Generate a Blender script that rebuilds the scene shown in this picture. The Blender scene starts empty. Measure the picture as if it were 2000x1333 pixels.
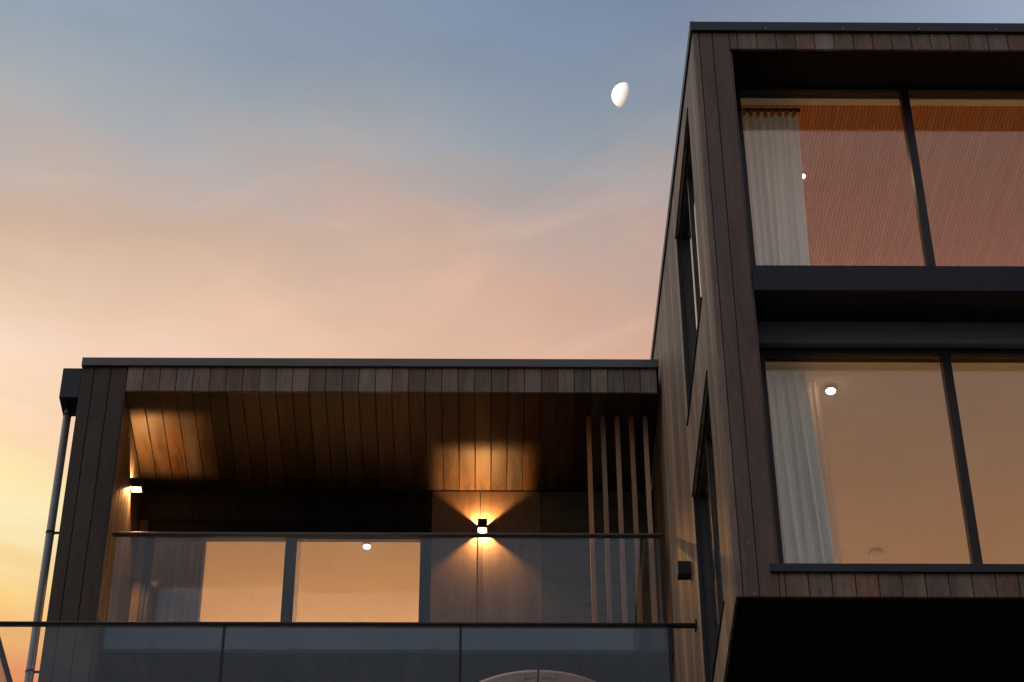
import bpy, math, random
from mathutils import Vector, Matrix
R = math.radians
random.seed(7)
S = bpy.context.scene
COL = S.collection

# ---------------------------------------------------------------- camera
PITCH, YAW, ROLL = R(39.9137), R(.8574), R(-.3375)
fw = Vector((math.sin(YAW)*math.cos(PITCH), math.cos(YAW)*math.cos(PITCH), math.sin(PITCH)))
rt = Vector((math.cos(YAW), -math.sin(YAW), 0)); up = rt.cross(fw)
rt, up = rt*math.cos(ROLL)+up*math.sin(ROLL), -rt*math.sin(ROLL)+up*math.cos(ROLL)
cam = bpy.data.cameras.new('camera'); cam.lens = 4677.23/2000*36; cam.sensor_width = 36
cam.clip_start = .1; cam.clip_end = 20000
co = bpy.data.objects.new('camera', cam); COL.objects.link(co)
co.matrix_world = Matrix(((rt.x, up.x, -fw.x, 0), (rt.y, up.y, -fw.y, 0), (rt.z, up.z, -fw.z, 1.6), (0, 0, 0, 1)))
S.camera = co
S.view_settings.view_transform = 'Standard'; S.view_settings.look = 'None'
S.view_settings.exposure = 0; S.view_settings.gamma = 1; S.view_settings.use_curve_mapping = False
S.cycles.max_bounces = 12; S.cycles.transparent_max_bounces = 24; S.cycles.diffuse_bounces = 5
S.cycles.glossy_bounces = 6; S.cycles.sample_clamp_indirect = 6

# ---------------------------------------------------------------- sky and sun (sun just below the horizon)
SUN_AZ, SUN_EL = R(-113.8), R(-4.0)      # azimuth from +Y towards +X
def lin(c): return tuple(((v/255)/12.92 if v/255 <= .04045 else ((v/255+.055)/1.055)**2.4) for v in c)
W = bpy.data.worlds.new('World'); S.world = W; W.use_nodes = True
nt = W.node_tree; N = nt.nodes; L = nt.links
for n in list(N): N.remove(n)
def wn(t, **k):
    n = N.new(t)
    for a, b in k.items(): setattr(n, a, b)
    return n
def wmath(op, a, b=None, c=None):
    n = wn('ShaderNodeMath', operation=op)
    for i, v in enumerate((a, b, c)):
        if v is None: continue
        if isinstance(v, (int, float)): n.inputs[i].default_value = v
        else: L.new(v, n.inputs[i])
    return n.outputs[0]
tc = wn('ShaderNodeTexCoord'); sep = wn('ShaderNodeSeparateXYZ'); L.new(tc.outputs['Generated'], sep.inputs[0])
el = wmath('MULTIPLY', wmath('ARCSINE', sep.outputs[2]), 180/math.pi)
az = wmath('ARCTAN2', sep.outputs[0], sep.outputs[1])
# angle from the sunset azimuth, 0..180 degrees
dl = wmath('MULTIPLY', wmath('ARCCOSINE', wmath('COSINE', wmath('SUBTRACT', az, SUN_AZ))), 180/math.pi)
# cloud streaks: noise in (azimuth, stretched elevation)
cv = wn('ShaderNodeCombineXYZ')
L.new(wmath('MULTIPLY', az, 4.5), cv.inputs[0])
L.new(wmath('ADD', wmath('MULTIPLY', el, .20), wmath('MULTIPLY', az, 1.3)), cv.inputs[1])
n1 = wn('ShaderNodeTexNoise'); n1.inputs['Scale'].default_value = 1.0; n1.inputs['Detail'].default_value = 4; n1.inputs['Roughness'].default_value = .5
L.new(cv.outputs[0], n1.inputs['Vector'])
cv2 = wn('ShaderNodeCombineXYZ')
L.new(wmath('MULTIPLY', az, 9.0), cv2.inputs[0])
L.new(wmath('ADD', wmath('MULTIPLY', el, .75), wmath('MULTIPLY', az, 4.0)), cv2.inputs[1]); cv2.inputs[2].default_value = 3.7
n2 = wn('ShaderNodeTexNoise'); n2.inputs['Scale'].default_value = 1.0; n2.inputs['Detail'].default_value = 6; n2.inputs['Roughness'].default_value = .55
L.new(cv2.outputs[0], n2.inputs['Vector'])
w1 = wmath('MULTIPLY', wmath('SUBTRACT', n1.outputs[0], .5), 4.2)
w2 = wmath('MULTIPLY', wmath('SUBTRACT', n2.outputs[0], .5), 2.2)
ew = wmath('ADD', el, wmath('ADD', w1, w2))
et = wmath('DIVIDE', ew, 90)
def ramp(stops):
    r = wn('ShaderNodeValToRGB'); e = r.color_ramp.elements
    stops = sorted(stops)
    while len(e) < len(stops): e.new(.5)
    for i, (p, c) in enumerate(stops):
        e[i].position = max(0, min(1, p/90)); e[i].color = (*c, 1)
    L.new(et, r.inputs[0]); return r.outputs[0]
g = lambda p, *c: (p, lin(c))
rL = ramp([g(0, 190, 95, 70), g(20, 236, 128, 80), g(31.5, 252, 158, 98), g(32.2, 253, 188, 112), g(32.9, 253, 213, 128), g(33.5, 254, 218, 152),
           g(34.2, 254, 234, 178), g(35, 255, 241, 192), g(35.9, 255, 235, 176), g(36.8, 252, 218, 176), g(37.7, 253, 219, 189), g(38.7, 248, 217, 193),
           g(39.8, 237, 206, 179), g(41.2, 219, 188, 164), g(41.9, 208, 180, 160), g(42.9, 197, 179, 169), g(44.0, 184, 177, 175), g(45.3, 164, 170, 177),
           g(46.8, 147, 162, 176), g(60, 140, 156, 176), g(90, 172, 184, 202)])
rR = ramp([g(0, 130, 100, 100), g(15, 176, 116, 100), g(31, 218, 142, 100), g(36, 226, 166, 132), g(39.5, 223, 174, 151), g(40.4, 210, 168, 148), g(41.4, 197, 167, 154),
           g(42.6, 183, 163, 157), g(43.1, 168, 159, 160), g(44.1, 155, 157, 164), g(45.1, 141, 152, 164), g(47, 128, 143, 164), g(48.2, 121, 137, 164), g(60, 132, 150, 176), g(90, 172, 184, 202)])
rG = ramp([(0, (.45, .24, .14)), (10, (.9, .50, .27)), (20, (1.7, 1.15, .72)), (35, (1.7, 1.38, 1.05)), (50, (1.1, 1.0, .92)), (65, (.80, .84, .92)), (90, (.42, .49, .60))])
rS = ramp([(0, (.07, .07, .08)), (10, (.12, .125, .15)), (22, (.20, .24, .31)), (33, (.22, .265, .34)), (36.5, (.36, .41, .47)), (40, (.66, .62, .63)), (43, (.68, .57, .54)), (46, (.76, .64, .62)), (54, (1.2, 1.36, 1.6)), (66, (1.1, 1.3, 1.6)), (78, (.70, .84, 1.06)), (90, (.42, .49, .60))])
rE = ramp([(0, (.20, .21, .26)), (20, (.37, .44, .57)), (40, (.50, .60, .78)), (60, (.52, .62, .80)), (90, (.42, .49, .60))])
def mr(a, b):
    n = wn('ShaderNodeMapRange'); n.interpolation_type = 'SMOOTHSTEP'
    L.new(dl, n.inputs['Value']); n.inputs['From Min'].default_value = a; n.inputs['From Max'].default_value = b
    return n.outputs[0]
def mix(f, a, b):
    n = wn('ShaderNodeMix', data_type='RGBA'); L.new(f, n.inputs[0]); L.new(a, n.inputs[6]); L.new(b, n.inputs[7]); return n.outputs[2]
m1 = wn('ShaderNodeMapRange'); L.new(dl, m1.inputs['Value']); m1.inputs['From Min'].default_value = 99; m1.inputs['From Max'].default_value = 120
c = mix(m1.outputs[0], rL, rR); c = mix(mr(121, 152), c, rE)
c = mix(mr(83, 98), rS, c); c = mix(mr(8, 54), rG, c)
cv3 = wn('ShaderNodeCombineXYZ'); L.new(wmath('MULTIPLY', az, 7.0), cv3.inputs[0]); cv3.inputs[2].default_value = 11.3
L.new(wmath('ADD', wmath('MULTIPLY', el, .50), wmath('MULTIPLY', az, -6.0)), cv3.inputs[1])
n3 = wn('ShaderNodeTexNoise'); n3.inputs['Scale'].default_value = 1.1; n3.inputs['Detail'].default_value = 9; n3.inputs['Roughness'].default_value = .62; n3.inputs['Distortion'].default_value = .7
L.new(cv3.outputs[0], n3.inputs['Vector'])
wm = wn('ShaderNodeMapRange'); wm.interpolation_type = 'SMOOTHSTEP'; L.new(n3.outputs[0], wm.inputs['Value']); wm.inputs['From Min'].default_value = .50; wm.inputs['From Max'].default_value = .74; wm.inputs['To Max'].default_value = .28
lo = wn('ShaderNodeMapRange'); lo.interpolation_type = 'SMOOTHSTEP'; L.new(el, lo.inputs['Value']); lo.inputs['From Min'].default_value = 39; lo.inputs['From Max'].default_value = 46.5; lo.inputs['To Min'].default_value = 1; lo.inputs['To Max'].default_value = .15
wc = wn('ShaderNodeRGB'); wc.outputs[0].default_value = (*lin((246, 200, 174)), 1)
c = mix(wmath('MULTIPLY', wm.outputs[0], lo.outputs[0]), c, wc.outputs[0])
hs = wn('ShaderNodeMix', data_type='RGBA', blend_type='MULTIPLY'); hs.inputs[0].default_value = 1
bw = wn('ShaderNodeMapRange'); L.new(n2.outputs[0], bw.inputs['Value']); bw.inputs['From Min'].default_value = .3; bw.inputs['From Max'].default_value = .7
bw.inputs['To Min'].default_value = .95; bw.inputs['To Max'].default_value = 1.05
L.new(c, hs.inputs[6]); L.new(bw.outputs[0], hs.inputs[7])
sky = wn('ShaderNodeTexSky', sky_type='NISHITA'); sky.sun_disc = False
sky.sun_elevation = SUN_EL; sky.sun_rotation = SUN_AZ
b1 = wn('ShaderNodeBackground'); L.new(hs.outputs[2], b1.inputs[0]); b1.inputs[1].default_value = 1
b2 = wn('ShaderNodeBackground'); L.new(sky.outputs[0], b2.inputs[0]); b2.inputs[1].default_value = .05
ad = wn('ShaderNodeAddShader'); L.new(b1.outputs[0], ad.inputs[0]); L.new(b2.outputs[0], ad.inputs[1])
wo = wn('ShaderNodeOutputWorld'); L.new(ad.outputs[0], wo.inputs[0])
sl = bpy.data.lights.new('sun', 'SUN'); sl.energy = 5; sl.angle = R(.5); sl.color = (1, .95, .88)
so = bpy.data.objects.new('sun', sl); COL.objects.link(so)
sd = Vector((math.sin(SUN_AZ)*math.cos(SUN_EL), math.cos(SUN_AZ)*math.cos(SUN_EL), math.sin(SUN_EL)))
so.rotation_euler = sd.to_track_quat('Z', 'Y').to_euler(); so.location = sd*60

# ---------------------------------------------------------------- materials
def newmat(name):
    m = bpy.data.materials.new(name); m.use_nodes = True
    t = m.node_tree; b = t.nodes['Principled BSDF']; return m, t, b
def nd(t, k, **kw):
    n = t.nodes.new(k)
    for a, v in kw.items(): setattr(n, a, v)
    return n
def wood(name, a, b, rough=.55, axis='z', bump=.25, rnd=.5, sat=.45):
    """stained boards: grain runs along `axis` (world), each board its own tone"""
    m, t, p = newmat(name); l = t.links
    geo = nd(t, 'ShaderNodeNewGeometry'); oi = nd(t, 'ShaderNodeObjectInfo')
    off = nd(t, 'ShaderNodeVectorMath', operation='SCALE'); off.inputs[0].default_value = (37, 61, 53); l.new(oi.outputs['Random'], off.inputs['Scale'])
    add = nd(t, 'ShaderNodeVectorMath', operation='ADD'); l.new(geo.outputs['Position'], add.inputs[0]); l.new(off.outputs[0], add.inputs[1])
    mp = nd(t, 'ShaderNodeMapping'); k = {'x': (.12, 1, 1), 'y': (1, .12, 1), 'z': (1, 1, .12)}[axis]; mp.inputs['Scale'].default_value = k
    l.new(add.outputs[0], mp.inputs[0])
    n1 = nd(t, 'ShaderNodeTexNoise'); n1.inputs['Scale'].default_value = 55; n1.inputs['Detail'].default_value = 6; n1.inputs['Roughness'].default_value = .65; n1.inputs['Distortion'].default_value = .6
    n2 = nd(t, 'ShaderNodeTexNoise'); n2.inputs['Scale'].default_value = 7; n2.inputs['Detail'].default_value = 4; n2.inputs['Distortion'].default_value = 1.2
    n3 = nd(t, 'ShaderNodeTexNoise'); n3.inputs['Scale'].default_value = 190; n3.inputs['Detail'].default_value = 3
    for n in (n1, n2, n3): l.new(mp.outputs[0], n.inputs['Vector'])
    mx = nd(t, 'ShaderNodeMix', data_type='FLOAT'); mx.inputs[0].default_value = .5; l.new(n1.outputs[0], mx.inputs[2]); l.new(n2.outputs[0], mx.inputs[3])
    cr = nd(t, 'ShaderNodeValToRGB'); cr.color_ramp.elements[0].position = .36; cr.color_ramp.elements[0].color = (*a, 1); cr.color_ramp.elements[1].position = .66; cr.color_ramp.elements[1].color = (*b, 1)
    l.new(mx.outputs[0], cr.inputs[0])
    # board tone
    wn_ = nd(t, 'ShaderNodeTexWhiteNoise', noise_dimensions='1D'); l.new(oi.outputs['Random'], wn_.inputs['W'])
    mv = nd(t, 'ShaderNodeMapRange'); l.new(wn_.outputs['Value'], mv.inputs['Value']); mv.inputs['To Min'].default_value = 1-rnd; mv.inputs['To Max'].default_value = 1+rnd
    mu = nd(t, 'ShaderNodeMix', data_type='RGBA', blend_type='MULTIPLY'); mu.inputs[0].default_value = 1; l.new(cr.outputs[0], mu.inputs[6]); l.new(mv.outputs[0], mu.inputs[7])
    # some boards redder, some greyer
    hv = nd(t, 'ShaderNodeHueSaturation'); l.new(mu.outputs[2], hv.inputs['Color'])
    ms = nd(t, 'ShaderNodeMapRange'); l.new(oi.outputs['Random'], ms.inputs['Value']); ms.inputs['To Min'].default_value = 1-sat*1.2; ms.inputs['To Max'].default_value = 1+sat*.8
    l.new(ms.outputs[0], hv.inputs['Saturation'])
    l.new(hv.outputs[0], p.inputs['Base Color'])
    rr = nd(t, 'ShaderNodeMapRange'); l.new(n1.outputs[0], rr.inputs['Value']); rr.inputs['To Min'].default_value = rough-.12; rr.inputs['To Max'].default_value = rough+.15
    l.new(rr.outputs[0], p.inputs['Roughness']); p.inputs['Specular IOR Level'].default_value = .25
    bp = nd(t, 'ShaderNodeBump'); bp.inputs['Strength'].default_value = bump; bp.inputs['Distance'].default_value = .004
    ma = nd(t, 'ShaderNodeMath', operation='ADD'); l.new(n1.outputs[0], ma.inputs[0]); l.new(n3.outputs[0], ma.inputs[1])
    l.new(ma.outputs[0], bp.inputs['Height']); l.new(bp.outputs[0], p.inputs['Normal'])
    return m
def plain(name, col, rough=.5, metal=0, var=.12, scale=4, bump=0, spec=.5):
    m, t, p = newmat(name); l = t.links
    geo = nd(t, 'ShaderNodeNewGeometry'); n = nd(t, 'ShaderNodeTexNoise'); n.inputs['Scale'].default_value = scale; n.inputs['Detail'].default_value = 5
    l.new(geo.outputs['Position'], n.inputs['Vector'])
    cr = nd(t, 'ShaderNodeValToRGB'); cr.color_ramp.elements[0].position = .3; cr.color_ramp.elements[1].position = .7
    cr.color_ramp.elements[0].color = (*[c*(1-var) for c in col], 1); cr.color_ramp.elements[1].color = (*[min(1, c*(1+var)) for c in col], 1)
    l.new(n.outputs[0], cr.inputs[0]); l.new(cr.outputs[0], p.inputs['Base Color'])
    p.inputs['Roughness'].default_value = rough; p.inputs['Metallic'].default_value = metal; p.inputs['Specular IOR Level'].default_value = spec
    if bump:
        bp = nd(t, 'ShaderNodeBump'); bp.inputs['Strength'].default_value = bump; bp.inputs['Distance'].default_value = .01
        n9 = nd(t, 'ShaderNodeTexNoise'); n9.inputs['Scale'].default_value = scale*12; l.new(geo.outputs['Position'], n9.inputs['Vector'])
        l.new(n9.outputs[0], bp.inputs['Height']); l.new(bp.outputs[0], p.inputs['Normal'])
    return m
def glass(name, tint=(.93, .95, .95), ior=1.5, dirt=0.0, rough=0.0):
    """clear sheet: both faces of the slab reflect by Fresnel, light passes straight through"""
    m = bpy.data.materials.new(name); m.use_nodes = True; t = m.node_tree; l = t.links
    for n in list(t.nodes): t.nodes.remove(n)
    geo = nd(t, 'ShaderNodeNewGeometry')
    mi = nd(t, 'ShaderNodeMix', data_type='FLOAT'); mi.inputs[2].default_value = ior; mi.inputs[3].default_value = 1/ior; l.new(geo.outputs['Backfacing'], mi.inputs[0])
    fr = nd(t, 'ShaderNodeFresnel'); l.new(mi.outputs[0], fr.inputs['IOR'])
    tr = nd(t, 'ShaderNodeBsdfTransparent'); tr.inputs[0].default_value = (*tint, 1)
    gl = nd(t, 'ShaderNodeBsdfGlossy'); gl.inputs['Roughness'].default_value = rough; gl.inputs[0].default_value = (1, 1, 1, 1)
    mx = nd(t, 'ShaderNodeMixShader'); l.new(fr.outputs[0], mx.inputs[0]); l.new(tr.outputs[0], mx.inputs[1]); l.new(gl.outputs[0], mx.inputs[2])
    out = nd(t, 'ShaderNodeOutputMaterial'); sh = mx.outputs[0]
    if dirt:
        df = nd(t, 'ShaderNodeBsdfDiffuse'); df.inputs[0].default_value = (.6, .6, .58, 1)
        mp = nd(t, 'ShaderNodeMapping'); mp.inputs['Scale'].default_value = (6, 6, 1.2); l.new(geo.outputs['Position'], mp.inputs[0])
        n = nd(t, 'ShaderNodeTexNoise'); n.inputs['Scale'].default_value = 2.5; n.inputs['Detail'].default_value = 8; n.inputs['Roughness'].default_value = .7; l.new(mp.outputs[0], n.inputs['Vector'])
        r = nd(t, 'ShaderNodeMapRange'); l.new(n.outputs[0], r.inputs['Value']); r.inputs['From Min'].default_value = .4; r.inputs['From Max'].default_value = .8; r.inputs['To Max'].default_value = dirt
        # specks
        vo = nd(t, 'ShaderNodeTexVoronoi'); vo.inputs['Scale'].default_value = 7; l.new(geo.outputs['Position'], vo.inputs['Vector'])
        ls = nd(t, 'ShaderNodeMath', operation='LESS_THAN'); l.new(vo.outputs['Distance'], ls.inputs[0]); ls.inputs[1].default_value = .035
        sc = nd(t, 'ShaderNodeMath', operation='MULTIPLY'); l.new(ls.outputs[0], sc.inputs[0]); sc.inputs[1].default_value = .12
        ad_ = nd(t, 'ShaderNodeMath', operation='ADD'); l.new(r.outputs[0], ad_.inputs[0]); l.new(sc.outputs[0], ad_.inputs[1])
        m2 = nd(t, 'ShaderNodeMixShader'); l.new(ad_.outputs[0], m2.inputs[0]); l.new(sh, m2.inputs[1]); l.new(df.outputs[0], m2.inputs[2]); sh = m2.outputs[0]
    l.new(sh, out.inputs[0]); return m
def emit(name, col, s):
    m = bpy.data.materials.new(name); m.use_nodes = True; t = m.node_tree
    for n in list(t.nodes): t.nodes.remove(n)
    e = nd(t, 'ShaderNodeEmission'); e.inputs[0].default_value = (*col, 1); e.inputs[1].default_value = s
    o = nd(t, 'ShaderNodeOutputMaterial'); t.links.new(e.outputs[0], o.inputs[0]); return m
def cloth(name, col, thin=0.0, trans=.35):
    m = bpy.data.materials.new(name); m.use_nodes = True; t = m.node_tree; l = t.links
    for n in list(t.nodes): t.nodes.remove(n)
    d = nd(t, 'ShaderNodeBsdfDiffuse'); d.inputs[0].default_value = (*col, 1); tr = nd(t, 'ShaderNodeBsdfTranslucent'); tr.inputs[0].default_value = (*col, 1)
    geo = nd(t, 'ShaderNodeNewGeometry'); wv = nd(t, 'ShaderNodeTexNoise'); wv.inputs['Scale'].default_value = 160; l.new(geo.outputs['Position'], wv.inputs['Vector'])
    bp = nd(t, 'ShaderNodeBump'); bp.inputs['Strength'].default_value = .15; bp.inputs['Distance'].default_value = .002; l.new(wv.outputs[0], bp.inputs['Height']); l.new(bp.outputs[0], d.inputs['Normal'])
    a = nd(t, 'ShaderNodeMixShader'); a.inputs[0].default_value = trans; l.new(d.outputs[0], a.inputs[1]); l.new(tr.outputs[0], a.inputs[2]); sh = a.outputs[0]
    if thin:
        tp = nd(t, 'ShaderNodeBsdfTransparent'); b = nd(t, 'ShaderNodeMixShader'); b.inputs[0].default_value = thin; l.new(sh, b.inputs[1]); l.new(tp.outputs[0], b.inputs[2]); sh = b.outputs[0]
    o = nd(t, 'ShaderNodeOutputMaterial'); l.new(sh, o.inputs[0]); return m

M = {}
M['clad'] = wood('dark_stained_cedar', (.066, .050, .043), (.180, .134, .114), .55, 'z', .4, .30, .5)
M['cladside'] = wood('weathered_side_cedar', (.074, .059, .047), (.25, .198, .158), .55, 'z', .35, .30, .5)
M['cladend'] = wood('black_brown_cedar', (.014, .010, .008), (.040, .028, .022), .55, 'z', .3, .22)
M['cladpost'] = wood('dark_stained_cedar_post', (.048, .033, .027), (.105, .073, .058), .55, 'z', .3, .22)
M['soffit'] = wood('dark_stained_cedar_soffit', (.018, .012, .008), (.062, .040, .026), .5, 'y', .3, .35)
M['panel'] = wood('stained_wall_sheet', (.15, .095, .065), (.24, .16, .115), .6, 'z', .15, .1)
M['panelR'] = wood('grey_brown_brushed_sheet', (.075, .066, .055), (.16, .14, .12), .65, 'x', .3, .05)
M['slat'] = wood('cedar_batten', (.20, .115, .075), (.31, .195, .135), .6, 'z', .2, .3)
M['lining'] = wood('cedar_ceiling_lining', (.40, .155, .065), (.50, .21, .095), .45, 'y', .1, .07, .10)
M['backing'] = plain('black_building_wrap', (.012, .011, .011), .9)
M['metal2'] = plain('mid_grey_coated_steel', (.052, .056, .062), .42, 0, .1, 3, 0, .4)
M['metal'] = plain('charcoal_coated_steel', (.016, .024, .040), .45, 0, .08, 3, 0, .2)
M['stainshade'] = plain('stain_and_shade_black', (.008, .007, .007), .75, 0, .2, 6, 0, .15)  # dark stain; on the block's underside the near-black stands in for shade
M['frame'] = plain('black_powder_coat', (.010, .012, .019), .45, 0, .08, 5, 0, .22)
M['navylit'] = plain('matt_brightened_spandrel', (.13, .15, .22), .6, 0, .06, 3, 0, .3)  # recessed lower band: sky light it lacks is put into the base colour
M['navy'] = plain('dark_blue_grey_spandrel', (.009, .014, .026), .55, 0, .06, 3, 0, .18)
M['pipe'] = plain('graphite_painted_pipe', (.075, .072, .070), .35, 0, .1, 8)
M['glass'] = glass('window_glass', (.985, .99, .99), 1.52)
M['balu'] = glass('balustrade_glass', (.96, .975, .975), 1.5, .022)
M['plaster'] = plain('warm_white_plaster', (.78, .74, .68), .8, 0, .03, 1.5)
M['floor'] = plain('oak_floor', (.42, .30, .19), .5, 0, .2, 3)
M['curtain'] = cloth('white_linen_curtain', (.91, .94, .95), 0, .2)
M['curtain2'] = cloth('pale_blue_linen_curtain', (.88, .94, .95), 0, .30)
M['sheer'] = cloth('sheer_curtain', (.70, .64, .56), .55, .4)
M['greycur'] = cloth('grey_drape', (.34, .32, .30), 0, .3)
M['white'] = plain('white_plastic', (.8, .8, .78), .4, 0, .03)
M['lens'] = emit('warm_lamp_lens', (1, .78, .48), 10)
M['disc'] = emit('warm_downlight_lens', (1, .86, .62), 14)
M['table'] = wood('weathered_table_timber', (.48, .36, .33), (.62, .49, .45), .65, 'x', .2, .1)
M['ground'] = plain('dusky_grass_slope', (.05, .07, .035), .9, 0, .4, .6, .5)
M['concrete'] = plain('dark_concrete', (.10, .10, .10), .8, 0, .2, 2, .3)
M['bouncedeck'] = wood('pale_bounce_boards', (.5, .42, .34), (.62, .53, .44), .7, 'x', .2, .1)  # pale tone chosen so the unseen floor bounces light onto the table
M['nail'] = plain('galvanised_nail', (.22, .20, .18), .4, .6, .1)
mm = bpy.data.materials.new('moon_dust'); mm.use_nodes = True; t = mm.node_tree
for n in list(t.nodes): t.nodes.remove(n)
d = nd(t, 'ShaderNodeBsdfDiffuse'); o = nd(t, 'ShaderNodeOutputMaterial')
nz = nd(t, 'ShaderNodeTexNoise'); nz.inputs['Scale'].default_value = .06; g2 = nd(t, 'ShaderNodeNewGeometry'); t.links.new(g2.outputs['Position'], nz.inputs['Vector'])
cr = nd(t, 'ShaderNodeValToRGB'); cr.color_ramp.elements[0].color = (.9, .89, .87, 1); cr.color_ramp.elements[1].color = (1, 1, .99, 1); t.links.new(nz.outputs[0], cr.inputs[0]); t.links.new(cr.outputs[0], d.inputs[0])
t.links.new(d.outputs[0], o.inputs[0])
M['moon'] = mm

# ---------------------------------------------------------------- mesh helpers
ORG = {}
def link(name, data, parent, origin):
    o = bpy.data.objects.new(name, data); COL.objects.link(o)
    origin = Vector(origin); ORG[o.name] = origin
    if parent: o.parent = parent; o.location = origin-ORG[parent.name]
    else: o.location = origin
    return o
def thing(name, label, cat, origin, group=None):
    o = link(name, None, None, origin); o.empty_display_size = .2; return tag(o, label, cat, group)
def tag(o, label=None, cat=None, group=None, kind=None):
    if label: o['label'] = label
    if cat: o['category'] = cat
    if group: o['group'] = group
    if kind: o['kind'] = kind
    return o
class MB:
    def __init__(s): s.v = []; s.f = []
    def add(s, v, f):
        n = len(s.v); s.v += [tuple(q) for q in v]; s.f += [tuple(i+n for i in q) for q in f]; return s
    def box(s, a, b, c=0):
        x0, y0, z0 = [min(p, q) for p, q in zip(a, b)]; x1, y1, z1 = [max(p, q) for p, q in zip(a, b)]
        return s.add([(x0, y0, z0), (x1, y0, z0), (x1, y1, z0), (x0, y1, z0), (x0, y0, z1), (x1, y0, z1), (x1, y1, z1), (x0, y1, z1)],
                     [(3, 2, 1, 0), (4, 5, 6, 7), (0, 1, 5, 4), (1, 2, 6, 5), (2, 3, 7, 6), (3, 0, 4, 7)])
    def quadprism(s, p, d):
        """p: 4 points, extruded by vector d"""
        q = [tuple(Vector(a)+Vector(d)) for a in p]
        return s.add(list(p)+q, [(3, 2, 1, 0), (4, 5, 6, 7), (0, 1, 5, 4), (1, 2, 6, 5), (2, 3, 7, 6), (3, 0, 4, 7)])
    def tube(s, pts, r, n=16, cap=True):
        pts = [Vector(p) for p in pts]; k = len(pts); base = len(s.v)
        for i, p in enumerate(pts):
            d = (pts[min(i+1, k-1)]-pts[max(i-1, 0)]).normalized(); a = d.orthogonal().normalized(); b = d.cross(a)
            if abs(d.z) > .9: a = Vector((1, 0, 0)); b = d.cross(a).normalized(); a = b.cross(d)
            rr = r[i] if isinstance(r, (list, tuple)) else r
            for j in range(n):
                q = p+rr*(math.cos(2*math.pi*j/n)*a+math.sin(2*math.pi*j/n)*b); s.v.append(tuple(q))
        for i in range(k-1):
            for j in range(n): s.f.append((base+i*n+j, base+i*n+(j+1) % n, base+(i+1)*n+(j+1) % n, base+(i+1)*n+j))
        if cap: s.f.append(tuple(base+j for j in range(n-1, -1, -1))); s.f.append(tuple(base+(k-1)*n+j for j in range(n)))
        return s
    def build(s, name, mat, parent=None, origin=None, bevel=0, smooth=False):
        xs = list(zip(*s.v)); og = Vector(origin) if origin else Vector([(min(q)+max(q))/2 for q in xs])
        me = bpy.data.meshes.new(name); me.from_pydata([tuple(Vector(v)-og) for v in s.v], [], s.f); me.update()
        me.materials.append(M[mat]); 
        import bmesh
        bm = bmesh.new(); bm.from_mesh(me); bmesh.ops.recalc_face_normals(bm, faces=bm.faces)
        if bevel: bmesh.ops.bevel(bm, geom=list(bm.edges), offset=bevel, segments=1, affect='EDGES')
        bm.to_mesh(me); bm.free()
        if smooth:
            for p in me.polygons: p.use_smooth = len(p.vertices) == 4
        return link(name, me, parent, og)
BC = {}
AX = {'x': Vector((1, 0, 0)), 'y': Vector((0, 1, 0)), 'z': Vector((0, 0, 1)), '-x': Vector((-1, 0, 0)), '-y': Vector((0, -1, 0)), '-z': Vector((0, 0, -1))}
def board(name, parent, face, n, u, v, w, l, t, mat, c=.004):
    """one board: `face` centre of its outer face, n outward, u width axis, v length axis; chamfered outer edges; mesh shared"""
    key = (n, u, v, round(w, 4), round(l, 4), t, mat, c)
    if key not in BC:
        Nn, U, V = AX[n], AX[u], AX[v]; vs = []
        for (d, i) in ((-t, 0), (-c, 0), (0, c)):
            for a, b in ((-1, -1), (1, -1), (1, 1), (-1, 1)): vs.append(U*a*(w/2-i)+V*b*(l/2-i)+Nn*d)
        fs = [(3, 2, 1, 0), (8, 9, 10, 11)]
        for r in (0, 4):
            for j in range(4): k = (j+1) % 4; fs.append((r+j, r+k, r+4+k, r+4+j))
        if U.cross(V).dot(Nn) < 0: fs = [tuple(reversed(f)) for f in fs]
        me = bpy.data.meshes.new(name); me.from_pydata([tuple(q) for q in vs], [], fs); me.update(); me.materials.append(M[mat]); BC[key] = me
    return link(name, BC[key], parent, face)
PW = .14; GAP = .004; TH = .018

# ---------------------------------------------------------------- ground
gm = MB(); n = 64; gm.v = [(0, 0, 0)]+[(4000*math.cos(2*math.pi*i/n), 4000*math.sin(2*math.pi*i/n), 0) for i in range(n)]
gm.f = [(0, i+1, (i+1) % n+1) for i in range(n)]
tag(gm.build('ground', 'ground', None, (0, 0, 0)), kind='structure')

# ================================================================ RIGHT BLOCK
XR, YF, ZT, ZB, XO, XE, YE = 1.499, 11.875, 14.555, 9.56, 1.765, 6.4, 18.6
SL = .147
roof = lambda y: ZT+SL*(y-YF)
blk = thing('timber_house_block', 'tall right-hand house block clad in dark timber with two rows of lit windows', 'house', (3.9, 15, 0))
WY0, WY1 = 12.475, 13.875
WZ = ((9.915, 11.765), (12.42, 14.27))
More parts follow.
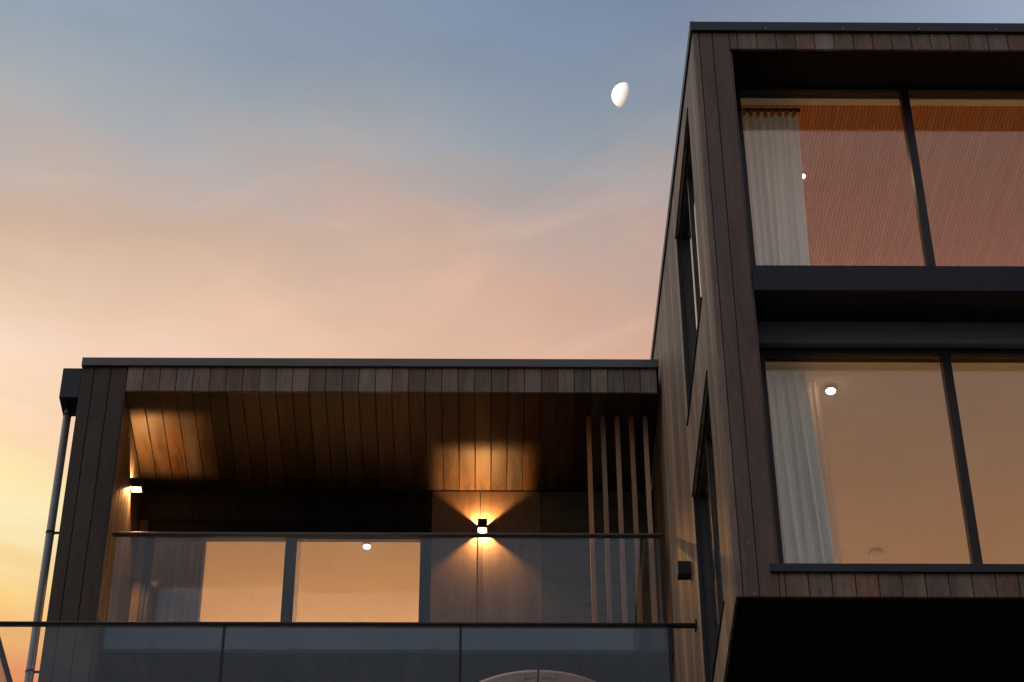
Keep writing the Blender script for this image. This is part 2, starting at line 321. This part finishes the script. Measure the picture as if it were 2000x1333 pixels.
# side wall
b = MB()
x0, x1 = XR+TH+.002, XR+.10
def yz(y0, y1, z0, z1=None):
    t0 = z1 if z1 else roof(y0)-.06; t1 = z1 if z1 else roof(y1)-.06
    b.quadprism([(x0, y0, z0), (x0, y1, z0), (x0, y1, t1), (x0, y0, t0)], (x1-x0, 0, 0))
yz(YF+.02, WY0, ZB+.01); yz(WY1, YE, ZB+.01); yz(WY0, WY1, ZB+.01, WZ[0][0]); yz(WY0, WY1, WZ[0][1], WZ[1][0])
b.quadprism([(x0, WY0, WZ[1][1]), (x0, WY1, WZ[1][1]), (x0, WY1, roof(WY1)-.06), (x0, WY0, roof(WY0)-.06)], (x1-x0, 0, 0))
side = b.build('side_wall', 'backing', blk)
def sboard(y0, y1, z0, z1):
    board('board', side, (XR, (y0+y1)/2, (z0+z1)/2), '-x', 'y', 'z', y1-y0-GAP, z1-z0, TH, 'cladside')
y = 11.915; sboard(YF+.001, y, ZB, roof(YF)-.05)
k = 0
while y < 17.1:
    y1 = y+PW; zt = roof(y)-.05
    if y1 <= WY0+.01 or y >= WY1-.01: sboard(y, y1, ZB, zt)
    else:
        sboard(y, y1, ZB, WZ[0][0]); sboard(y, y1, WZ[0][1], WZ[1][0]); sboard(y, y1, WZ[1][1], zt)
    y = y1
# front wall: post, head and base
b = MB(); fy = YF+TH+.002
b.box((XR+.021, fy, ZB+.01), (XO-.004, 12.24, 14.46)); b.box((XO-.004, fy, 14.30), (XE, 12.24, 14.46)); b.box((XO-.004, fy, ZB+.01), (XE, 12.24, 9.775))
front = b.build('front_wall', 'backing', blk)
def fboard(x0, x1, z0, z1, mat='clad'):
    board('board', front, ((x0+x1)/2, YF, (z0+z1)/2), '-y', 'x', 'z', x1-x0-GAP, z1-z0, TH, mat)
fboard(XR+.003, 1.545, ZB, 14.462, 'clad'); fboard(1.545, 1.642, ZB, 14.462, 'cladpost'); fboard(1.642, XO, ZB, 14.462, 'cladpost')
nails = MB()
def nail(p, n):
    p = Vector(p); n = AX[n]; a = n.orthogonal(); bb = n.cross(a)
    vs = [p+n*.0015]+[p+.0036*(math.cos(i*math.pi/3)*a+math.sin(i*math.pi/3)*bb) for i in range(6)]
    nails.add(vs, [(0, 1+i, 1+(i+1) % 6) for i in range(6)])
fboard(XO, 1.8225, 14.29, 14.462); fboard(XO, 1.8025, ZB, 9.735)
for i in range(33):
    x = 1.8225+PW*i; fboard(x, x+PW, 14.29, 14.462)
    nail((x+.11, YF, 14.44), '-y'); nail((x+.11, YF, 14.315), '-y')
    x = 1.8025+PW*i; fboard(x, x+PW, ZB, 9.735)
    nail((x+.11, YF, 9.585), '-y')
nail((1.615, YF, 9.585), '-y'); nail((1.53, YF, 13.9), '-y'); nail((1.53, YF, 11.9), '-y')
for i in range(4): nail((1.735, YF, 13.9-i*1.15), '-y'); nail((1.60, YF, 13.4-i*1.15), '-y')
tag(nails.build('nail_heads', 'nail', front), 'small pale nail heads dotted over the cladding', kind='stuff')
# window head soffit, jamb linings
b = MB(); b.box((XO-.002, YF+.022, 14.288), (XE, 12.34, 14.299)); b.build('window_head_lining', 'stainshade', blk)
b = MB(); b.box((XO-.003, YF+.022, 9.78), (XO+.012, 12.24, 14.287)); b.build('jamb_lining', 'clad', blk)
# spandrel between the storeys
b = MB(); b.box((XO+.013, YF-.004, 11.976), (XE, 12.19, 12.20)); b.build('spandrel_panel', 'navy', blk, bevel=.004)
b = MB(); b.box((XO+.013, 12.192, 11.797), (XE, 12.34, 12.20)); b.build('spandrel_panel', 'navylit', blk, bevel=.003)
b = MB(); b.box((1.719, YF-.018, 9.732), (XE, YF+.06, 9.789)); b.box((XO+.013, YF+.06, 9.77), (XE, 12.34, 9.783)); b.build('sill_flashing', 'metal', blk)
# roof cap and roof
b = MB(); b.box((XR+.0165, YF-.0225, 14.462), (XE, YF+.05, ZT)); cap = b.build('roof_cap', 'metal', blk, bevel=.003)
b = MB(); b.quadprism([(XR-.014, YF-.022, 14.462), (XR-.014, YE, roof(YE)-.093), (XR-.014, YE, roof(YE)), (XR-.014, YF-.022, ZT)], (.030, 0, 0)); b.build('roof_cap', 'metal', blk)
scr = MB()
for i in range(8): scr.tube([(2.03+.56*i, YF-.022, 14.478), (2.03+.56*i, YF-.028, 14.478)], .006, 8)
tag(scr.build('screw_heads', 'nail', cap), kind='stuff')
b = MB(); b.quadprism([(XR+.02, YF+.05, roof(YF)-.08), (XE, YF+.05, roof(YF)-.08), (XE, YE, roof(YE)-.08), (XR+.02, YE, roof(YE)-.08)], (0, 0, .07)); b.build('roof', 'metal', blk)
# floor under the lower room and outer closing walls
und = MB().box((XR+.02, YF+.022, ZB+.024), (XE, YE, ZB+.15)).build('underside', 'backing', blk)
for i in range(35):
    x = XR+.025+PW*i; board('board', und, (x+PW/2, (YF+.022+13.7)/2, ZB+.004), '-z', 'x', 'y', PW-GAP, 13.7-YF-.024, TH, 'stainshade')  # boards coloured near-black to paint in the shade under the block
b = MB(); b.box((XE-.05, YF+.03, 0), (XE, YE, 14.5)); b.box((XR+.02, YE-.05, 0), (XE, YE, 14.5)); b.box((1.7, 13.7, 0), (XE-.06, 13.85, ZB)); b.build('base_wall', 'concrete', blk)
# ---- rooms
def room(xa, xb, ya, yb, za, zb_, parent, ceil='plaster', rake=0):
    b = MB(); b.box((xa, ya, za-.05), (xb, yb, za)); b.build('room_floor', 'floor', parent)
    b = MB(); b.box((xa-.04, ya, za), (xa, yb, zb_+.9 if rake else zb_)); b.build('room_wall', 'plaster', parent)
    b = MB(); b.box((xb, ya, za), (xb+.04, yb, zb_+.9 if rake else zb_)); b.build('room_wall', 'plaster', parent)
    b = MB(); b.box((xa, yb, za), (xb, yb+.04, zb_+.9 if rake else zb_)); b.build('room_wall', 'plaster', parent)
    if not rake:
        b = MB(); b.box((xa, ya, zb_), (xb, yb, zb_+.04)); return b.build('room_ceiling', ceil, parent)
def beam(par, loc, power, col=(1, .60, .27)):
    al = bpy.data.lights.new('downlight_beam', 'AREA'); al.shape = 'DISK'; al.size = .07; al.energy = power; al.color = col; al.spread = R(170)
    ao = bpy.data.objects.new('downlight_beam', al); COL.objects.link(ao); ao.parent = par; ao.location = loc
def unseen_lights(ceil, spots, power, zf):  # extra ceiling lights out of view, added to light the rooms
    for x, y in spots:
        z = zf(y); o = MB().tube([(x, y, z+.004), (x, y, z-.008)], .036, 20).build('unseen_ceiling_light', 'disc', ceil, smooth=True); beam(o, (0, 0, -.012), power)
RX0 = 1.66
ceil1 = room(RX0, XE-.1, 12.36, 18.0, 9.80, 11.80, blk)
unseen_lights(ceil1, ((3.7, 15.5), (5.2, 14.6), (2.4, 16.6)), 21, lambda y: 11.80)
room(RX0, XE-.1, 12.36, 18.0, 12.10, 14.2, blk, rake=SL)
# pelmets
b = MB(); b.box((RX0, 12.345, 14.262), (XE-.1, 12.41, 14.30)); b.build('pelmet', 'plaster', blk)
b = MB(); b.box((RX0, 12.345, 11.752), (XE-.1, 12.49, 11.799)); b.build('pelmet', 'plaster', blk)
# raked cedar ceiling: fine lining boards
cz = lambda y: 14.30+SL*(y-12.41)
b = MB(); b.quadprism([(RX0, 12.41, cz(12.41)+.02), (XE-.1, 12.41, cz(12.41)+.02), (XE-.1, 18, cz(18)+.02), (RX0, 18, cz(18)+.02)], (0, 0, .02)); rc = b.build('raked_ceiling', 'backing', blk)
lp = .027; nl = int((XE-.1-RX0)/lp)
me = None
for i in range(nl):
    if me is None:
        b = MB(); L_ = lp-.003
        b.quadprism([(-L_/2, 12.412, cz(12.412)), (L_/2, 12.412, cz(12.412)), (L_/2, 18, cz(18)), (-L_/2, 18, cz(18))], (0, 0, .018))
        o0 = b.build('lining_board', 'lining', rc); me = o0.data; og = ORG[o0.name].copy(); bpy.data.objects.remove(o0)
    link('lining_board', me, rc, (RX0+lp*(i+.5), og.y, og.z))
unseen_lights(rc, ((4.0, 16.8), (5.4, 17.0), (2.6, 17.2)), 30, lambda y: cz(y)-.001)
# ---- front windows
MUL = [3.07, 4.31, 5.55]
def front_window(z0, z1, head):
    w = MB(); ya, yb = 12.25, 12.335; xa = 1.783
    w.box((xa, ya, z1), (XE-.12, yb, head)); 
    fr = w.build('window', 'frame', blk)
    MB().box((xa, ya, z0), (1.861, yb, z1)).build('stile', 'frame', fr, bevel=.003)
    MB().box((1.861, ya, z0-.05), (XE-.12, yb, z0)).build('bottom_rail', 'frame', fr, bevel=.003)
    e = [1.861]
    for m in MUL:
        MB().box((m-.029, ya, z0), (m+.029, yb, z1)).build('mullion', 'frame', fr, bevel=.003); e += [m-.029, m+.029]
    e.append(XE-.12)
    for i in range(0, len(e), 2):
        MB().box((e[i]+.001, 12.288, z0+.001), (e[i+1]-.001, 12.296, z1-.001)).build('pane', 'glass', fr)
    return fr
front_window(12.255, 14.262, 14.286)
front_window(9.84, 11.752, 11.796)
# ---- side windows
for (z0, z1) in WZ:
    f = MB(); xa, xb = XR+.035, XR+.085; t = .05
    f.box((xa, WY0+.001, z0), (xb, WY0+t, z1)); f.box((xa, WY1-t, z0), (xb, WY1-.001, z1)); f.box((xa, WY0+t, z0), (xb, WY1-t, z0+t)); f.box((xa, WY0+t, z1-t), (xb, WY1-t, z1))
    fr = f.build('window', 'frame', blk)
    MB().box((xa+.004, 13.14, z0+t), (xb-.004, 13.19, z1-t)).build('mullion', 'frame', fr)
    for ya, yb in ((WY0+t, 13.14), (13.19, WY1-t)):
        MB().box((xa+.02, ya+.001, z0+t+.001), (xa+.028, yb-.001, z1-t-.001)).build('pane', 'glass', fr)
    MB().box((XR-.012, WY0-.02, z0-.004), (xa, WY1+.02, z0+.004)).build('sill', 'metal', fr)
    MB().box((XR-.008, WY0-.02, z1+.003), (xa, WY1+.02, z1+.010)).build('head_flashing', 'frame', fr)
    for ya, yb in ((WY0-.0, WY0+.012), (WY1-.012, WY1)):
        MB().box((XR+.001, ya+.0005, z0+.004), (xa-.001, yb-.0005, z1)).build('reveal', 'frame', fr)

# ================================================================ LEFT WING
XL, XI, YL, YB = -3.405, -3.0186, 15.737, 17.15
wing = thing('timber_house_wing', 'lower left house wing in dark timber with a deep roofed balcony', 'house', (-1, 17, 0))
b = MB(); b.box((XL+.02, YL+TH+.002, 0), (XI-.02, YE, 14.46)); b.box((XI-.02, YL+TH+.002, 14.225), (XR-.02, YL+.2, 14.46)); wall = b.build('end_wall', 'backing', wing)
for x0, x1 in ((XL, -3.2986), (-3.2986, -3.1586), (-3.1586, XI)):
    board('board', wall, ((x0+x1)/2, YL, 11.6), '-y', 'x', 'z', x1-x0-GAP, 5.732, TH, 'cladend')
y = YL+TH+.004
while y < YB-.02:
    y1 = min(y+PW, YB-.002)
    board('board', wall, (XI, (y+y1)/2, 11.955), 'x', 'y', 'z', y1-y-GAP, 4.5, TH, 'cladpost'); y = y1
b = MB(); y = YL
for i in range(20):
    board('board', wall, (XL, YL+TH+.004+PW*(i+.5), 11.6), '-x', 'y', 'z', PW-GAP, 5.732, TH, 'clad')
fas = MB().box((XI, YL+TH+.002, 14.23), (XR-.02, YL+.1, 14.455)).build('fascia', 'backing', wing)
sof = MB().box((XI, YL+.022, 14.236), (XR-.02, YB, 14.29)).build('soffit', 'backing', wing)
n_ = 0; wn2 = MB()
nails = wn2
for i in range(33):
    x = XI+PW*i; x1 = min(x+PW, XR-.021)
    if x1-x < .02: continue
    board('board', fas, ((x+x1)/2, YL, 14.335), '-y', 'x', 'z', x1-x-GAP, .262, TH, 'clad')
    board('board', sof, ((x+x1)/2, (YL+.02+YB-.006)/2, 14.212), '-z', 'x', 'y', x1-x-GAP, YB-.006-YL-.02, TH, 'soffit')
    for q in (.03, .11): nail((x+q, YB-.045, 14.212), '-z')
    nail((x+.11, YL, 14.23), '-y')
tag(wn2.build('nail_heads', 'nail', sof), kind='stuff')
cap = MB().box((XL-.006, YL-.022, 14.464), (XR-.016, YL+.06, 14.552)).build('roof_cap', 'metal2', wing, bevel=.003)
MB().box((XL-.006, YL+.06, 14.464), (XL+.03, YE, 14.552)).build('roof_cap', 'metal', wing)
scr = MB()
for i in range(8): scr.tube([(-3.0+.56*i, YL-.022, 14.48), (-3.0+.56*i, YL-.028, 14.48)], .006, 8)
tag(scr.build('screw_heads', 'nail', cap), kind='stuff')
MB().box((XL+.03, YL+.06, 14.47), (XR-.02, YE, 14.52)).build('roof', 'metal', wing)
# back wall sheets
DX0, DX1, DH, FZ = -2.942, -.459, 13.892, 11.958
back = MB().box((XI, YB+.012, DH), (XR, YB+.10, 14.235)).box((DX1, YB+.012, 9.0), (XR, YB+.10, DH)).box((XI, YB+.012, 9.0), (DX0, YB+.10, DH)).box((DX0, YB+.012, 9.0), (DX1, YB+.10, FZ-.02)).build('back_wall', 'backing', wing)
def sheet(x0, x1, z0, z1, mat='panel'): board('wall_sheet', back, ((x0+x1)/2, YB, (z0+z1)/2), '-y', 'x', 'z', x1-x0-.005, z1-z0-.005, .011, mat, .002)
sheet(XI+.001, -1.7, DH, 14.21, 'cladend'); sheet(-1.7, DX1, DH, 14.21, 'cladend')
sheet(DX1, -.032, FZ, 14.21); sheet(-.032, .507, FZ, 14.21); sheet(.507, XR-.002, FZ, 14.21, 'panelR'); sheet(XI+.001, DX0, FZ, DH)
for i in range(4): sheet(XI+1.12*i+.01, min(XI+1.12*(i+1), XR-.003), 9.93, 11.75)
MB().box((-.052, YB-.012, FZ), (-.012, YB-.0005, 13.72)).build('cover_strip', 'panel', back, bevel=.003)
# balcony deck
deck = MB().box((XI, 16.0, 11.80), (XR-.004, YB, 11.955)).build('balcony_deck', 'concrete', wing)
MB().box((XI, 15.985, 11.777), (XR-.004, 15.999, 11.958)).build('deck_fascia', 'metal', deck)
for i in range(33):
    x = XI+PW*i; x1 = min(x+PW, XR-.021)
    if x1-x < .02: continue
    board('board', deck, ((x+x1)/2, (16.0+YB)/2, 11.782), '-z', 'x', 'y', x1-x-GAP, YB-16.0-.004, TH-.002, 'soffit')
MB().box((XI, 15.986, 11.962), (XR-.004, 15.998, 12.05)).build('deck_upstand', 'metal', deck)
# lower terrace
ter = MB().box((-3.40, 14.20, 9.78), (XR-.002, YB, 9.92)).build('terrace_deck', 'bouncedeck', wing)
MB().box((-3.3, 15.9, 0), (1.5, 16.1, 9.78)).build('base_wall', 'concrete', wing)
for x in (-3.2, -1.0, 1.2): MB().box((x-.09, 14.4, 0), (x+.09, 14.58, 9.78)).build('post', 'concrete', wing)
# sliding door
dr = MB().box((DX0, 17.165, DH-.13), (DX1, 17.30, DH)).build('sliding_door', 'frame', wing)
MB().box((DX0, 17.165, FZ), (-2.905, 17.30, DH-.13)).build('jamb', 'frame', dr)
MB().box((-.50, 17.165, FZ), (DX1, 17.30, DH-.13)).build('jamb', 'frame', dr)
def sash(x0, x1, y0, y1, z1, w0, w1):
    s = MB().box((x0, y0, FZ), (x0+w0, y1, z1)).build('sash', 'frame', dr)
    MB().box((x1-w1, y0, FZ), (x1, y1, z1)).build('stile', 'frame', s); MB().box((x0+w0, y0, z1-.012), (x1-w1, y1, z1)).build('top_rail', 'frame', s)
    MB().box((x0+w0, y0, FZ), (x1-w1, y1, FZ+.08)).build('bottom_rail', 'frame', s)
    MB().box((x0+w0+.001, (y0+y1)/2-.004, FZ+.081), (x1-w1-.001, (y0+y1)/2+.004, z1-.013)).build('pane', 'glass', s)
sash(-2.904, -1.665, 17.19, 17.225, DH-.132, .03, .065)
sash(-1.70, -.501, 17.235, 17.27, DH-.132, .065, .055)
# wing room
ceil2 = room(XI-.0, 1.45, 17.31, 24.5, 11.93, 13.90, wing)
unseen_lights(ceil2, ((-2.2, 21.6), (.3, 21.2), (-.8, 22.6)), 130, lambda y: 13.90)
MB().box((XI, 17.265, 13.90), (1.45, 17.31, 14.2)).build('lintel', 'plaster', wing)

# ================================================================ FITTINGS
def wall_lamp(pos, ang, label, lit=True, power=64):
    """up-down wall light; local +x along the wall, -y out from the wall; origin at the wall, mid height"""
    t = thing('wall_lamp', label, 'wall lamp', pos, 'up-down wall lamps')
    t.rotation_euler.z = ang
    if lit: t.scale = (.85, .85, .85)
    h, w, d, th = (.055, .05, .122, .005) if lit else (.052, .046, .095, .005)
    def part(name, b, mat):
        xs = b.v; me = bpy.data.meshes.new(name); me.from_pydata(b.v, [], b.f); me.update(); me.materials.append(M[mat])
        o = bpy.data.objects.new(name, me); COL.objects.link(o); o.parent = t; ORG[o.name] = Vector(pos); return o
    part('back_plate', MB().box((-w, -.008, -h), (w, -.001, h)), 'frame')
    part('side_flap', MB().box((-w, -d, -h), (-w+th, -.009, h)), 'frame'); part('side_flap', MB().box((w-th, -d, -h), (w, -.009, h)), 'frame')
    if lit:
        part('front_plate', MB().box((-w+th, -d, -h), (w-th, -d+th, h)), 'frame')
        part('lens', MB().box((-.020, -.073, -.006), (.020, -.035, .006)), 'lens')
        for s in (1, -1):
            pl = bpy.data.lights.new('wall_lamp_bulb', 'POINT'); pl.energy = power; pl.color = (1, .44, .13); pl.shadow_soft_size = .007
            po = bpy.data.objects.new('wall_lamp_bulb', pl); COL.objects.link(po); po.parent = t; po.location = (0, -.055, s*.0095)
    else:
        part('front_plate', MB().box((-w+th, -d, -h), (w-th, -d+th, h)), 'frame'); part('core', MB().box((-w+th, -d+th, -h*.9), (w-th, -.009, h*.9)), 'frame')
    return t
wall_lamp((-.013, YB-.001, 13.79), 0, 'lit up-down wall lamp on the brown wall between the sliding door and the slat screen')
wall_lamp((XI+.001, 16.50, 13.785), R(90), 'lit up-down wall lamp on the balcony end wall beside the rainwater pipe')
wall_lamp((XR-.001, 14.35, 11.445), R(-90), 'unlit dark box wall lamp on the side wall of the tall block', False)

def downlight(pos, label, power, r=.029, col=(1, .60, .27), ceil_mat='white'):
    t = thing('downlight', label, 'ceiling light', pos, 'ceiling downlights')
    x, y, z = pos
    MB().tube([(x, y, z), (x, y, z-.022)], r+.008, 24).build('housing', ceil_mat, t, smooth=True)
    MB().tube([(x, y, z-.0225), (x, y, z-.030)], r, 24).build('lens', 'disc', t, smooth=True)
    beam(t, (0, 0, -.034), power, col)
    return t
downlight((2.355, 12.68, 11.799), 'round lit ceiling downlight behind the lower front window next to the curtain', 1.6)
downlight((-1.04, 17.53, 13.899), 'round lit ceiling downlight seen through the sliding balcony door', 5)
downlight((2.445, 13.32, cz(13.32)-.0), 'small lit spot on the raked cedar ceiling at the edge of the upper curtain', 3, .02)
t = thing('smoke_alarm', 'flat round white smoke alarm on the ceiling behind the lower front window', 'smoke alarm', (2.915, 14.63, 11.799))
MB().tube([(2.915, 14.63, 11.799), (2.915, 14.63, 11.775), (2.915, 14.63, 11.765)], [.055, .055, .04], 28).build('body', 'white', t, smooth=True)
MB().tube([(2.915, 14.63, 11.7648), (2.915, 14.63, 11.758)], .018, 20).build('sensor_cap', 'white', t, smooth=True)

def drape(name, label, x0, x1, x0b, x1b, y, z0, z1, folds, amp, mat, cat='curtain', seed=1, heading=0):
    """hanging folded cloth with thickness; width changes from top (x0..x1) to bottom (x0b..x1b)"""
    rnd = random.Random(seed); nu, nv = folds*10, 16; b = MB(); ph = [rnd.uniform(.6, 1.4) for _ in range(folds+2)]; sh = [rnd.uniform(-.3, .3) for _ in range(folds+2)]
    for th in (0, .003):
        for j in range(nv+1):
            v = j/nv; z = z1+(z0-z1)*v; A = amp*(.45+.55*min(1, v*3))
            for i in range(nu+1):
                u = i/nu; u = u+.55/folds*math.sin(5.3*u+seed)*u*(1-u)*4*.35; f = u*folds; k = int(f)
                xa, xb = x0+(x0b-x0)*v, x1+(x1b-x1)*v
                yy = y+A*ph[k]*math.sin(2*math.pi*f+.5*math.sin(2*v+k))+.25*A*math.sin(4.1*f+3*v)
                b.v.append((xa+(xb-xa)*u+.3*A*math.sin(2*math.pi*f*.5+2*v)*math.sin(math.pi*u), yy+th, z))
    n = (nu+1)*(nv+1)
    for j in range(nv):
        for i in range(nu):
            a = j*(nu+1)+i; b.f.append((a, a+1, a+nu+2, a+nu+1)); b.f.append((n+a, n+a+nu+1, n+a+nu+2, n+a+1))
    for j in range(nv):
        for i in (0, nu): a = j*(nu+1)+i; b.f.append((a, a+nu+1, n+a+nu+1, n+a))
    t = thing(name, label, cat, ((x0+x1)/2, y, z0))
    b.build('fabric', mat, t, smooth=True)
    if heading:
        for i in range(heading):
            x = x0+(x1-x0)*(i+.5)/heading
            MB().box((x-.012, y-.012, z1-.005), (x+.012, y+.012, z1+.05)).build('pleat_hook', 'greycur', t)
        MB().box((x0-.02, y-.01, z1+.05), (x1+.02, y+.01, z1+.068)).build('track', 'frame', t)
    return t
drape('curtain', 'white pleated curtain hanging at the left of the upper front window', 1.83, 2.31, 1.83, 2.26, 12.48, 12.13, 14.22, 9, .026, 'curtain', seed=3, heading=9)
drape('curtain', 'pale blue-white curtain hanging at the left of the lower front window', 1.85, 2.16, 1.86, 2.235, 12.47, 9.82, 11.75, 5, .034, 'curtain2', seed=5)
drape('sheer_curtain', 'thin sheer curtain showing past the white curtain in the lower front window', 2.10, 2.245, 2.14, 2.285, 12.53, 9.82, 11.75, 4, .012, 'sheer', seed=8)
drape('curtain', 'grey folded curtain behind the left leaf of the sliding balcony door', -2.93, -2.45, -2.93, -2.44, 17.40, 11.98, 13.88, 8, .022, 'greycur', seed=11)
drape('curtain', 'narrow strip of warm curtain beside the centre stile of the sliding door', -1.66, -1.61, -1.66, -1.61, 17.37, 11.98, 13.88, 1, .008, 'sheer', seed=12)

# ---- slat screen
t = thing('slat_screen', 'screen of five upright cedar slats at the right end of the balcony', 'screen', (1.13, 16.1, FZ))
for x in (.889, 1.011, 1.132, 1.253, 1.371): board('slat', t, (x, 16.062, (FZ+14.21)/2), '-y', 'x', 'z', .038, 14.208-FZ-.004, .065, 'slat', .002)

# ---- balustrades
def rail(b, p0, p1, w=.05, h=.03): pass
t = thing('glass_balustrade', 'upper glass balustrade across the roofed balcony of the wing', 'balustrade', (-.8, 16, FZ))
MB().box((XI+.003, 15.94, 12.884), (1.455, 15.99, 12.903)).build('handrail', 'metal2', t, bevel=.003)
MB().box((-2.998, 15.964, 11.80), (1.425, 15.976, 12.883)).build('glass_panel', 'balu', t)
MB().box((1.426, 15.955, 11.96), (1.45, 15.984, 12.883)).build('end_channel', 'frame', t)
for x in (-2.6, -1.5, -.4, .7): MB().box((x-.03, 15.977, 11.82), (x+.03, 15.984, 11.90)).build('clamp', 'frame', t)
t = thing('glass_balustrade', 'lower glass balustrade along the terrace edge in front, wrapping round the left corner', 'balustrade', (-.9, 14.19, 9.92))
RZ = 10.87
MB().box((-3.455, 14.170, RZ-.010), (XR-.012, 14.220, RZ+.010)).build('handrail', 'frame', t, bevel=.004)
MB().box((-3.455, 14.221, RZ-.010), (-3.415, 15.70, RZ+.010)).build('handrail', 'frame', t, bevel=.004)
MB().box((XR-.011, 14.155, RZ-.03), (XR-.001, 14.235, RZ+.028)).build('wall_bracket', 'frame', t)
for x0, x1 in ((-3.41, -1.826), (-1.806, -.170), (-.150, 1.292)):
    MB().box((x0, 14.189, 9.80), (x1, 14.201, RZ-.011)).build('glass_panel', 'balu', t)
for x in (-1.816, -.160): MB().box((x-.009, 14.184, 9.80), (x+.009, 14.206, RZ-.011)).build('joint_post', 'frame', t)
MB().box((1.293, 14.184, 9.80), (1.315, 14.206, RZ-.011)).build('joint_post', 'frame', t)
MB().box((-3.441, 14.232, 9.80), (-3.429, 15.69, RZ-.011)).build('glass_panel', 'balu', t)

# ---- round table on the terrace, seen from below
cx, cy, tz, r = .39, 15.13, 10.68, .63
t = thing('round_table', 'round pinkish timber table seen from below through the lower balustrade glass', 'table', (cx, cy, 9.92))
for s in (-1, 1):
    b = MB(); pts = [(cx+s*.008, cy-math.sqrt(r*r-.008**2)*1)]+[(cx+s*r*math.sin(a), cy-r*math.cos(a)) for a in [math.pi*i/24 for i in range(1, 24)]]+[(cx+s*.008, cy+r)]
    nn = len(pts); b.v = [(x, y, tz) for x, y in pts]+[(x, y, tz+.016) for x, y in pts]
    b.f = [tuple(range(nn)), tuple(range(2*nn-1, nn-1, -1))]+[(i, (i+1) % nn, nn+(i+1) % nn, nn+i) for i in range(nn)]
    b.build('table_top', 'table', t)
    MB().box((cx+s*.02, cy-.56, tz-.022), (cx+s*.05, cy+.56, tz-.0005)).build('runner', 'table', t)
    MB().box((cx+s*.10, cy-.60, tz-.03), (cx+s*.118, cy+.60, tz-.0005)).build('apron', 'table', t)
    MB().box((cx+s*.051, cy-.545, tz-.02), (cx+s*.099, cy-.525, tz-.001)).build('cross_rail', 'table', t)
    for e in (-1, 1): MB().box((cx+s*.34-.03, cy+e*.34-.03, 9.921), (cx+s*.34+.03, cy+e*.34+.03, tz-.001)).build('leg', 'table', t)

# ---- rainwater head and pipe on the wing's outer end wall
t = thing('rainwater_pipe', 'dark rainwater box and downpipe on the left end of the wing', 'downpipe', (-3.5, 15.9, 0))
bx = MB(); x0, x1, y0, y1, z0, z1 = -3.568, XL-.002, 15.752, 16.007, 14.146, 14.462
bx.box((x0, y0, z0), (x1, y1, z1)); bx.build('rainwater_head', 'metal', t, bevel=.003)
px, py = -3.508, 15.90
MB().tube([(px, py, z0-.001), (px, py, z0-.10)], .027, 20).build('outlet_spigot', 'pipe', t, smooth=True)
MB().tube([(px, py, z0-.07), (px, py, 0)], .0335, 24).build('pipe', 'pipe', t, smooth=True)
for z in (z0-.075, 12.86, 11.545, 10.2):
    cl = MB().tube([(px, py, z-.008), (px, py, z+.008)], .037, 24).build('bracket', 'frame', t, smooth=True)
    MB().box((px+.035, py-.01, z-.006), (XL-.001, py+.01, z+.006)).build('bracket_arm', 'frame', cl)

# ---- moon
MD = 4500; mr_ = 25/4677.23*MD*1.02
import bmesh
bm = bmesh.new(); bmesh.ops.create_uvsphere(bm, u_segments=64, v_segments=48, radius=mr_)
# only the sunlit half: the dark half cannot be told from the sky
bmesh.ops.bisect_plane(bm, geom=bm.verts[:]+bm.edges[:]+bm.faces[:], plane_co=sd*mr_*.17, plane_no=sd, clear_inner=True)
me = bpy.data.meshes.new('moon'); bm.to_mesh(me); bm.free(); me.materials.append(M['moon'])
for p in me.polygons: p.use_smooth = True
d = fw+(1220-1000)/4677.23*rt-(187-666.5)/4677.23*up
mo = link('moon', me, None, Vector((0, 0, 1.6))+d.normalized()*MD)
tag(mo, 'bright white gibbous moon in the blue dusk sky left of the tall block', 'moon')
